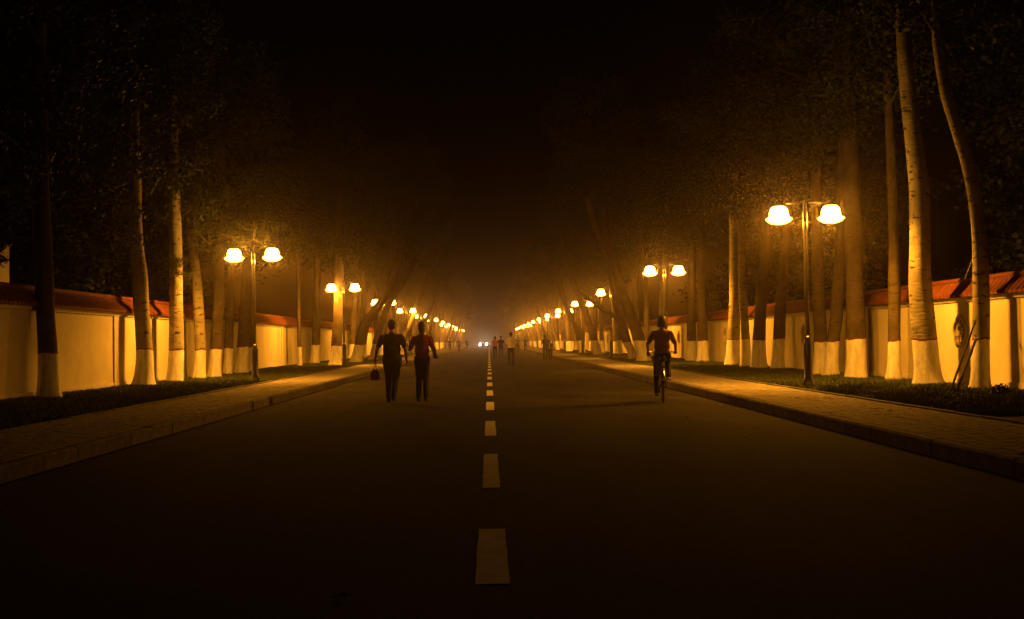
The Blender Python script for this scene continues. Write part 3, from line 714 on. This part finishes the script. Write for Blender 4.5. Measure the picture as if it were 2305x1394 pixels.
# ------------------------------------------------------------------ people
DG = None
def blob(name, prims, voxel, mat, parent, smooth_it=4):
    """one continuous surface out of tapered limbs and ellipsoids (voxel remesh)"""
    bm = bmesh.new()
    for p in prims:
        if p[0] == 'cap':
            _, a, ra, b, rb = p; a, b = Vector(a), Vector(b)
            for c, r in ((a, ra), (b, rb)):
                bmesh.ops.create_icosphere(bm, subdivisions=2, radius=r, matrix=Matrix.Translation(c))
            d = b - a
            if d.length > 1e-5:
                q = Vector((0, 0, 1)).rotation_difference(d.normalized()).to_matrix().to_4x4()
                bmesh.ops.create_cone(bm, cap_ends=True, segments=14, radius1=ra, radius2=rb, depth=d.length, matrix=Matrix.Translation((a+b)/2) @ q)
        else:
            _, c, rad = p[:3]; rot = p[3] if len(p) > 3 else Matrix.Identity(4)
            bmesh.ops.create_icosphere(bm, subdivisions=3, radius=1.0, matrix=Matrix.Translation(c) @ rot @ Matrix.Diagonal((*rad, 1)))
    me = bpy.data.meshes.new(name); bm.to_mesh(me); bm.free()
    tmp = bpy.data.objects.new('tmp', me); COL.objects.link(tmp)
    md = tmp.modifiers.new('r', 'REMESH'); md.mode = 'VOXEL'; md.voxel_size = voxel; md.use_smooth_shade = True
    if smooth_it:
        sm = tmp.modifiers.new('s', 'SMOOTH'); sm.factor = 0.5; sm.iterations = smooth_it
    dg = bpy.context.evaluated_depsgraph_get(); out = bpy.data.meshes.new_from_object(tmp.evaluated_get(dg))
    bpy.data.objects.remove(tmp); bpy.data.meshes.remove(me)
    out.name = name; out.materials.clear(); out.materials.append(MATS[mat])
    out.polygons.foreach_set('use_smooth', [True]*len(out.polygons))
    return obj(name, out, None, parent)
def V3(*a): return Vector(a)
def hand_prims(w, d, side_v, curl=0.5, s=1.0):
    """palm + four fingers + thumb from wrist w, pointing along d, side_v = towards the thumb"""
    d = d.normalized(); t = (side_v - d*side_v.dot(d)).normalized(); n = d.cross(t)
    pr = [('cap', w, .022*s, w + d*.03*s, .026*s)]
    for k in (-1, 0, 1): pr.append(('cap', w + d*.02*s + t*.016*k*s, .016*s, w + d*.085*s + t*.022*k*s, .0145*s))
    lens = (.062, .075, .078, .07)
    for i in range(4):
        b = w + d*.088*s + t*(-.030 + .020*i)*s; L = lens[i]*s; c = curl*(1.1 - .1*i)
        e1 = b + (d*math.cos(c*.6) + n*math.sin(c*.6))*L*.5; e2 = e1 + (d*math.cos(c*1.7) + n*math.sin(c*1.7))*L*.5
        pr += [('cap', b, .0095*s, e1, .0088*s), ('cap', e1, .0088*s, e2, .0075*s)]
    b = w + d*.03*s + t*.024*s; e1 = b + (d*.75 + t*.6 + n*.25)*.038*s; e2 = e1 + (d*.9 + t*.2 + n*.4)*.032*s
    pr += [('cap', b, .0125*s, e1, .011*s), ('cap', e1, .0105*s, e2, .0085*s)]
    return pr
def person(loc, label, rz=0, H=1.75, build=1.0, top='dark_cloth', trousers='dark_cloth', hair_style='short', arms=None, legs=None, sleeve='short',
           voxel=0.008, lean=0.0, pelvis=None, group=None, shoe='leather', sleeve_mat=None, skirt=False):
    """figure facing +Y in its own frame; arms/legs give joints in metres for a 1.75 m figure"""
    k = H/1.75; b = build
    t = thing('person', loc, label, 'person', group, rz)
    pel = pelvis or V3(0, 0, .95)
    th = lean
    def tor(x, y, z):       # torso coordinates above the pelvis, leaned forward
        return pel + V3(x, y*math.cos(th) + z*math.sin(th), z*math.cos(th) - y*math.sin(th))
    chest, belly, neck0, neck1, head = tor(0, 0, .36), tor(0, .01, .16), tor(0, -.005, .50), tor(0, .01, .58), tor(0, .025, .675)
    shl = {s: tor(s*.168*b, 0, .42) for s in (-1, 1)}
    A = arms or {}; Lg = legs or {}
    aa = {}; ll = {}
    for s in (-1, 1):
        e, w, d = A.get(s, (V3(s*.26*b, -.03, 1.13), V3(s*.27*b, .05, .89), V3(0, .15, -1)))
        aa[s] = (shl[s], e, w, d)
        hip = pel + V3(s*.09*b, 0, -.03)
        kn, an = Lg.get(s, (V3(s*.10, .03, .5), V3(s*.095, -.02, .085)))
        ll[s] = (hip, kn, an)
    S = lambda v: v*k
    def C(a, ra, c, rc): return ('cap', S(a), ra*k, S(c), rc*k)
    def E(c, r): return ('ell', S(c), tuple(x*k for x in r))
    skin = [C(neck0, .056, neck1, .052), E(head, (.080, .100, .120)), E(head + V3(0, .02, -.055), (.058, .075, .065)),
            C(head + V3(0, .09, -.005), .012, head + V3(0, .108, -.03), .015), E(head + V3(0, .085, -.065), (.028, .018, .012)),
            E(chest, (.16*b, .10*b, .17)), E(belly, (.145*b, .10*b, .16)), E(pel, (.155*b, .11*b, .12))]
    for s in (-1, 1):
        skin.append(E(head + V3(s*.078, -.005, -.005), (.013, .02, .032)))
        skin.append(E(head + V3(s*.032, .083, .012), (.018, .012, .011)))
        sh_, e, w, d = aa[s]; skin += [C(sh_, .055*b, e, .04), C(e, .04, w, .026)]
        skin += [('cap', p[1], p[2], p[3], p[4]) for p in hand_prims(S(w), d, V3(0, 1, 0) if abs(d.y) < .8 else V3(-s, 0, 0), .55, k)]
        hp, kn, an = ll[s]; skin += [C(hp, .085, kn, .055), C(kn, .055, an, .038), C(an, .036, an + V3(0, .13, -.05), .03)]
    body = blob('body', skin, voxel, 'skin', t)
    sh = [E(chest - V3(0, 0, .02), (.178*b, .125*b, .18)), E(belly, (.168*b, .13*b, .18)), E(tor(0, 0, .02), (.172*b, .128*b, .12)), C(neck0 - V3(0,0,.06), .075, shl[-1], .056*b), C(neck0 - V3(0,0,.06), .075, shl[1], .056*b), C(neck0 - V3(0,0,.05), .075, neck0 + V3(0, 0, .0), .062)]
    for s in (-1, 1):
        sh_, e, w, d = aa[s]
        if sleeve_mat is None:
            if sleeve == 'short': sh += [C(sh_, .062*b, sh_.lerp(e, .78), .056)]
            elif sleeve == 'long': sh += [C(sh_, .066*b, e, .05), C(e, .05, e.lerp(w, .93), .037)]
    blob('shirt', sh, max(voxel, .01), top, t, 5)
    if sleeve_mat:
        for s in (-1, 1):
            sh_, e, w, d = aa[s]; blob('sleeve', [C(sh_, .069*b, e, .052), C(e, .052, e.lerp(w, .6), .044)], max(voxel, .01), sleeve_mat, t)
    tr = [E(pel + V3(0, 0, -.02), (.172*b, .128*b, .13))]
    for s in (-1, 1):
        hp, kn, an = ll[s]; tr += [C(hp, .098*b, kn, .07), C(kn, .07, an + V3(0, 0, .0), .06)]
    if skirt:
        tr = [E(pel + V3(0, 0, -.02), (.18*b, .14*b, .13))]
        for s in (-1, 1):
            hp, kn, an = ll[s]; tr += [C(hp, .10*b, kn, .088)]
    blob('trousers' if not skirt else 'skirt', tr, max(voxel, .01), trousers, t, 5)
    for s in (-1, 1):
        hp, kn, an = ll[s]
        blob('shoe', [C(an + V3(0, -.03, -.045), .042, an + V3(0, .14, -.052), .036)], max(voxel, .01), shoe, t)
    if hair_style == 'short':
        hr = [E(head + V3(0, -.012, .028), (.085, .102, .104)), E(head + V3(0, -.045, -.02), (.076, .066, .075))]
    elif hair_style == 'bob':
        hr = [E(head + V3(0, -.015, .025), (.10, .112, .112)), E(head + V3(0, -.04, -.04), (.105, .08, .10)), E(head + V3(.075, -.02, -.05), (.03, .06, .07)), E(head + V3(-.075, -.02, -.05), (.03, .06, .07))]
    else:
        hr = [E(head + V3(0, -.012, .028), (.086, .104, .104)), E(head + V3(0, -.05, -.04), (.080, .065, .1)), C(head + V3(.01, -.075, -.06), .062, head + V3(.02, -.115, -.30), .038)]
    blob('hair', hr, max(voxel, .01), 'hair', t, 2)
    return t, {s: S(aa[s][2]) for s in (-1, 1)}
# the couple walking away up the road
MX, MY = -2.07, 17.8*K
legs_m = {-1: (V3(-.085, .06, .52), V3(-.075, .02, .085)), 1: (V3(.075, .06, .5), V3(.045, -.16, .12))}
arms_m = {-1: (V3(-.30, -.02, 1.15), V3(-.355, .03, .915), V3(-.12, .1, -1)), 1: (V3(.285, -.03, 1.13), V3(.30, .06, .90), V3(.02, .2, -1))}
man, wr = person((MX, MY, 0), 'stout man in dark clothes walking with a red carrier bag', 0, 1.76, 1.14, 'dark_cloth', 'navy_cloth', 'short', arms_m, legs_m, voxel=.0065)
bag_at = Vector((MX, MY, 0)) + wr[-1] + Vector((-.012, .01, -.12))
def carrier_bag(loc):
    t = thing('carrier_bag', (loc.x, loc.y, loc.z - .37*.88), 'red plastic carrier bag hanging from the hand of the man', 'bag')
    t.scale = (.78, .8, .88)
    m = MB(); rows = [(0.0, .09, .05), (.03, .125, .075), (.1, .135, .085), (.18, .115, .07), (.25, .075, .045)]; n = 20; rn = random.Random(4)
    for z, a, b in rows:
        for j in range(n):
            th = 2*PI*j/n; k = 1 + .07*math.sin(5*th + z*20) + rn.uniform(-.03, .03); m.v.append((a*k*math.cos(th), b*k*math.sin(th), z))
    for i in range(len(rows)-1):
        for j in range(n): m.f.append((i*n+j, i*n+(j+1) % n, (i+1)*n+(j+1) % n, (i+1)*n+j))
    m.f.append(tuple(range(n))[::-1]); m.f.append(tuple((len(rows)-1)*n + j for j in range(n)))
    obj('pouch', m, 'plastic_red', t, smooth=True)
    for s in (-1, 1):
        h = MB(); h.tube([(s*.05, 0, .24), (s*.03, 0, .31), (0, .005*s, .375)], [.018, .010, .007], 6); obj('handle', h, 'plastic_red', t, smooth=True)
carrier_bag(bag_at)
WX, WY = -1.44, 17.9*K
legs_w = {-1: (V3(-.075, .06, .5), V3(-.085, .04, .085)), 1: (V3(.075, .05, .5), V3(.085, -.10, .10))}
arms_w = {-1: (V3(-.27, .04, 1.13), V3(-.17, .25, 1.22), V3(.5, .6, .5)), 1: (V3(.25, -.02, 1.14), V3(.26, .16, .98), V3(0, .9, -.2))}
woman, ww = person((WX, WY, 0), 'woman with long dark hair and red top walking beside the man', 0, 1.72, .97, 'red_cloth', 'dark_cloth', 'long', arms_w, legs_w, voxel=.0065)
hb = thing('shoulder_bag', (WX + .30, WY + .0, .91), 'dark shoulder bag hanging at the side of the woman in red', 'bag')
m = MB(); n = 18
prof = [(0, .04, .13), (.02, .055, .165), (.12, .05, .155), (.21, .035, .11), (.26, .018, .07)]
for z, a, b in prof:
    for j in range(n): th = 2*PI*j/n; m.v.append((a*math.cos(th) - .12*z, b*math.sin(th), z))
for i in range(len(prof)-1):
    for j in range(n): m.f.append((i*n+j, i*n+(j+1) % n, (i+1)*n+(j+1) % n, (i+1)*n+j))
m.f.append(tuple(range(n))[::-1]); m.f.append(tuple((len(prof)-1)*n+j for j in range(n)))
obj('pouch', m, 'leather', hb, smooth=True)
m = MB(); m.tube([(-.03, -.09, .24), (-.07, -.09, .40), (-.115, -.05, .53), (-.135, 0, .57), (-.115, .06, .53), (-.07, .08, .40), (-.03, .09, .24)], .011, 6); obj('strap', m, 'leather', hb, smooth=True)

# ------------------------------------------------------------------ bicycle and cyclist
BX, BY = 3.47, 16.75*K
bk = thing('bicycle', (BX, BY, 0), 'dark bicycle with basket ridden by the cyclist', 'bicycle', rz=math.radians(-7))
WR = .32
for wy in (-.52, .52):
    w = MB().torus((0, 0, 0), WR - .016, .017, 'x', 40, 8); wo_ = obj('wheel', w, 'rubber', bk, (0, wy, WR), True)
    obj('rim', MB().torus((0, 0, 0), WR - .04, .010, 'x', 40, 6), 'chrome', wo_, smooth=True)
    sp = MB(); sp.tube([(-.045, 0, 0), (.045, 0, 0)], .016, 8)
    for i in range(28):
        a = 2*PI*i/28; s = .03 if i % 2 else -.03; sp.tube([(s, .015*math.cos(a + .8), .015*math.sin(a + .8)), (0, (WR-.045)*math.cos(a), (WR-.045)*math.sin(a))], .0014, 3, False)
    obj('spokes', sp, 'chrome', wo_)
    fd = MB(); a0, a1 = (.15*PI, 1.05*PI) if wy < 0 else (.1*PI, .85*PI)
    vs = []; n = 16
    for i in range(n+1):
        a = a0 + (a1-a0)*i/n
        for dx, dr in ((-.026, 0), (-.013, .012), (.013, .012), (.026, 0)): vs.append((dx, (WR + .018 + dr)*math.cos(a), (WR + .018 + dr)*math.sin(a)))
    fd.add(vs, [(i*4+j, i*4+j+1, (i+1)*4+j+1, (i+1)*4+j) for i in range(n) for j in range(3)])
    obj('mudguard', fd, 'chrome' if wy < 0 else 'bike_paint', bk, (0, wy, WR), True)
bb, seat_t, head_t, head_b = (0, -.06, .29), (0, -.22, .76), (0, .33, .82), (0, .36, .66)
fr = MB()
fr.tube([bb, seat_t], .016, 10); fr.tube([bb, head_b], .018, 10); fr.tube([(0, -.17, .62), (0, .345, .74)], .016, 10); fr.tube([head_b, head_t], .019, 10)
for s in (-1, 1):
    fr.tube([(s*.02, -.06, .29), (s*.05, -.52, WR)], .010, 8); fr.tube([(s*.02, -.2, .68), (s*.05, -.52, WR)], .009, 8)
    fr.tube([(s*.035, .37, .64), (s*.05, .46, .42), (s*.05, .52, WR)], .011, 8)
fr.tube([(-.05, .365, .65), (.05, .365, .65)], .016, 8)
obj('frame', fr, 'bike_paint', bk, smooth=True)
sd = MB(); sd.tube([(0, -.225, .74), (0, -.235, .84)], .013, 8); obj('seat_post', sd, 'chrome', bk, smooth=True)
sad = blob('saddle', [('cap', (0, -.30, .865), .075, (0, -.26, .87), .07), ('cap', (0, -.26, .868), .05, (0, -.05, .868), .022)], .01, 'leather', bk)
hbm = MB(); hbm.tube([(0, .325, .82), (0, .31, .98)], .013, 8)
hbm.tube([(-.28, .10, .99), (-.25, .22, 1.0), (-.1, .31, .985), (0, .315, .98), (.1, .31, .985), (.25, .22, 1.0), (.28, .10, .99)], .012, 8); obj('handlebar', hbm, 'chrome', bk, smooth=True)
for s in (-1, 1):
    g_ = MB(); g_.tube([(s*.283, .085, .988), (s*.272, .15, .996)], .018, 10); obj('grip', g_, 'rubber', bk, smooth=True)
bs = MB()
for z in (.72, .80, .88, .96):
    q = .02*(z - .72)/.24
    bs.tube([(-.13-q, .42, z), (.13+q, .42, z), (.13+q, .66+q, z), (-.13-q, .66+q, z), (-.13-q, .42, z)], .005, 5)
for i in range(8):
    x = -.13 + .26*i/7; bs.tube([(x, .42, .72), (x*1.15, .42, .96)], .0035, 4); bs.tube([(x, .66, .72), (x*1.15, .68, .96)], .0035, 4); bs.tube([(x, .42, .72), (x, .66, .72)], .0035, 4)
for i in range(7):
    y = .42 + .24*i/6
    for s in (-1, 1): bs.tube([(s*.13, y, .72), (s*.15, y, .96)], .0035, 4)
obj('basket', bs, 'chrome', bk)
rk = MB()
for s in (-1, 1):
    rk.tube([(s*.06, -.24, .70), (s*.06, -.72, .70), (0, -.74, .70)], .006, 6); rk.tube([(s*.06, -.60, .70), (s*.055, -.52, WR)], .006, 6)
for y in (-.35, -.48, -.6): rk.tube([(-.06, y, .70), (.06, y, .70)], .005, 5)
obj('rack', rk, 'bike_paint', bk)
cr = MB(); cr.lathe([(.085, -.004), (.085, .004)], 20); ck = obj('chainring', cr, 'chrome', bk, (.045, -.06, .29)); ck.rotation_euler[1] = PI/2
for s, z in ((-1, .13), (1, .45)):
    pd = MB(); pd.tube([(s*.055, -.06, .29), (s*.065, -.06, z)], .009, 6); cra = obj('crank', pd, 'chrome', bk, smooth=True)
    pb = MB(); pb.box(min(s*.075, s*.165), max(s*.075, s*.165), -.10, -.02, z - .012, z + .012); obj('pedal', pb, 'headlamp_reflector' if 'headlamp_reflector' in MATS else 'white_cloth', cra)
rf = MB(); rf.lathe([(.03, 0), (.032, .008), (.0, .014)], 14); ro = obj('reflector', rf, 'plastic_red', bk, (0, -.86, .52)); ro.rotation_euler[0] = PI/2
legs_c = {-1: (V3(-.115, .14, .56), V3(-.12, -.08, .21)), 1: (V3(.115, .22, .82), V3(.12, .0, .535))}
arms_c = {-1: (V3(-.29, .04, 1.22), V3(-.285, .14, 1.03), V3(.05, 1, -.35)), 1: (V3(.28, .04, 1.2), V3(.285, .13, 1.03), V3(-.05, 1, -.35))}
cyc, _ = person((BX, BY, 0), 'cyclist with bobbed dark hair in rust top riding away on a bicycle', math.radians(-7), 1.69, 1.0, 'rust_cloth', 'dark_cloth', 'bob', arms_c, legs_c, voxel=.0065, lean=.14, pelvis=V3(0, -.20, 1.00), shoe='white_cloth')

# people farther up the road
def walker(px, feet, H, label, **k):
    p = P(px, feet, 1); y = EYE/(EYE - p.z)
    return person((p.x*y, y, 0), label, k.pop('rz', 0), H, voxel=.014, **k)
walker(1151, 825, 1.70, 'man in white shirt and dark trousers walking on the centre line', top='white_cloth', trousers='dark_cloth', legs={-1: (V3(-.1, .08, .5), V3(-.1, .05, .085)), 1: (V3(.1, .05, .5), V3(.1, -.14, .11))})
walker(1115, 806, 1.62, 'walker in orange shirt at the centre dashes beside a dark companion', top='orange_cloth', trousers='dark_cloth', hair_style='bob')
walker(1128, 806, 1.66, 'walker in dark clothes beside a companion in orange shirt', top='dark_cloth', trousers='navy_cloth')
walker(1228, 812, 1.60, 'walker in dark clothes on the road beside the right-hand kerb under the lamps', top='dark_cloth', trousers='navy_cloth', hair_style='long', build=1.05)
walker(1239, 811, 1.30, 'smaller companion walking at the kerb close to the adult in dark clothes', top='dark_cloth', trousers='dark_cloth')
walker(1013, 793, 1.70, 'hazy figure in dark clothes near the far kerb with wider shoulders', top='dark_cloth', trousers='dark_cloth', build=1.15)
walker(1033, 792, 1.66, 'hazy dark figure walking a few steps from a wider companion', top='navy_cloth', trousers='dark_cloth')
walker(1051, 785, 1.66, 'faint slim figure standing far off near the car headlights', top='dark_cloth', trousers='dark_cloth')
walker(1166, 795, 1.68, 'hazy walker just beyond the man in white shirt', top='rust_cloth', trousers='dark_cloth')
walker(1183, 793, 1.70, 'hazy dark walker alone between the white-shirted man and the kerb', top='dark_cloth', trousers='dark_cloth')

# ------------------------------------------------------------------ oncoming car far down the road
def car(x, y):
    t = thing('car', (x, y, 0), 'distant oncoming dark car with both headlights shining', 'car', rz=PI)
    prof = [(-2.05, .35), (-2.12, .6), (-2.0, .92), (-1.3, .98), (-.75, 1.42), (.55, 1.45), (1.2, 1.0), (2.0, .86), (2.15, .62), (2.12, .35)]
    m = MB(); secs = [(-.82, .93), (-.78, 1.0), (.78, 1.0), (.82, .93)]
    for s, k in secs:
        for (py, pz) in prof: m.v.append((s*(1 - .18*max(0, pz - .95)), py*k if abs(py) > 1.9 else py, .35 + (pz - .35)*(k if pz > .9 else 1)))
    n = len(prof)
    for i in range(3):
        for j in range(n): m.f.append((i*n+j, i*n+(j+1) % n, (i+1)*n+(j+1) % n, (i+1)*n+j))
    m.f.append(tuple(range(n))); m.f.append(tuple(3*n+j for j in range(n))[::-1])
    obj('body', m, 'car_paint', t)
    w = MB(); w.add([(-.66, 1.20, 1.02), (.66, 1.20, 1.02), (.6, .6, 1.435), (-.6, .6, 1.435)], [(0, 1, 2, 3)]); w.v = [(a, b + .02, c + .02) for a, b, c in w.v]; obj('windscreen', w, 'car_glass', t)
    w = MB(); w.add([(-.64, -1.28, 1.0), (.64, -1.28, 1.0), (.58, -.79, 1.41), (-.58, -.79, 1.41)], [(0, 1, 2, 3)]); w.v = [(a, b - .02, c + .02) for a, b, c in w.v]; obj('rear_window', w, 'car_glass', t)
    for s in (-1, 1):
        for wy in (-1.3, 1.3):
            wh = MB().torus((0, 0, 0), .24, .085, 'x', 20, 8); wh = obj('wheel', wh, 'rubber', t, (s*.76, wy, .325), True)
            r_ = MB().lathe([(.2, -.05), (.2, .05)], 14); r_ = obj('rim', r_, 'chrome', wh); r_.rotation_euler[1] = PI/2
        hl = MB().lathe([(.02, .06), (.15, .035), (.19, 0)], 14); h = obj('headlight', hl, 'headlamp_glow', t, (s*.6, 2.13, .68)); h.rotation_euler[0] = -PI/2
        ld = bpy.data.lights.new('headlight_beam', 'SPOT'); ld.energy = 420; ld.color = (1, .84, .6); ld.spot_size = math.radians(34); ld.spot_blend = .8; ld.shadow_soft_size = .08
        lo_ = bpy.data.objects.new('headlight_beam', ld); lo_.location = (s*.6, 2.25, .68); lo_.rotation_euler = (math.radians(86), 0, 0); link(lo_, t)
    pl = MB(); pl.box(-.24, .24, 2.13, 2.16, .48, .6); obj('number_plate', pl, 'navy_cloth', t)
    bp = MB(); bp.box(-.8, .8, 2.0, 2.17, .3, .45); obj('bumper', bp, 'rubber', t)
car(-1.15, 165.0*K)

# ------------------------------------------------------------------ hazy night air
def haze():
    m = bpy.data.materials.new('haze'); m.use_nodes = True; N = m.node_tree.nodes; N.clear()
    o = N.new('ShaderNodeOutputMaterial'); v = N.new('ShaderNodeVolumePrincipled')
    v.inputs['Color'].default_value = (0.95, 0.76, 0.6, 1); v.inputs['Density'].default_value = HAZE; v.inputs['Anisotropy'].default_value = 0.955
    m.node_tree.links.new(v.outputs[0], o.inputs['Volume'])
    MATS['haze'] = m
    b = MB(); b.box(-310, 310, -70, 710, -1.2, 17.5)
    tag(obj('haze', b, 'haze'), kind='stuff')
haze()
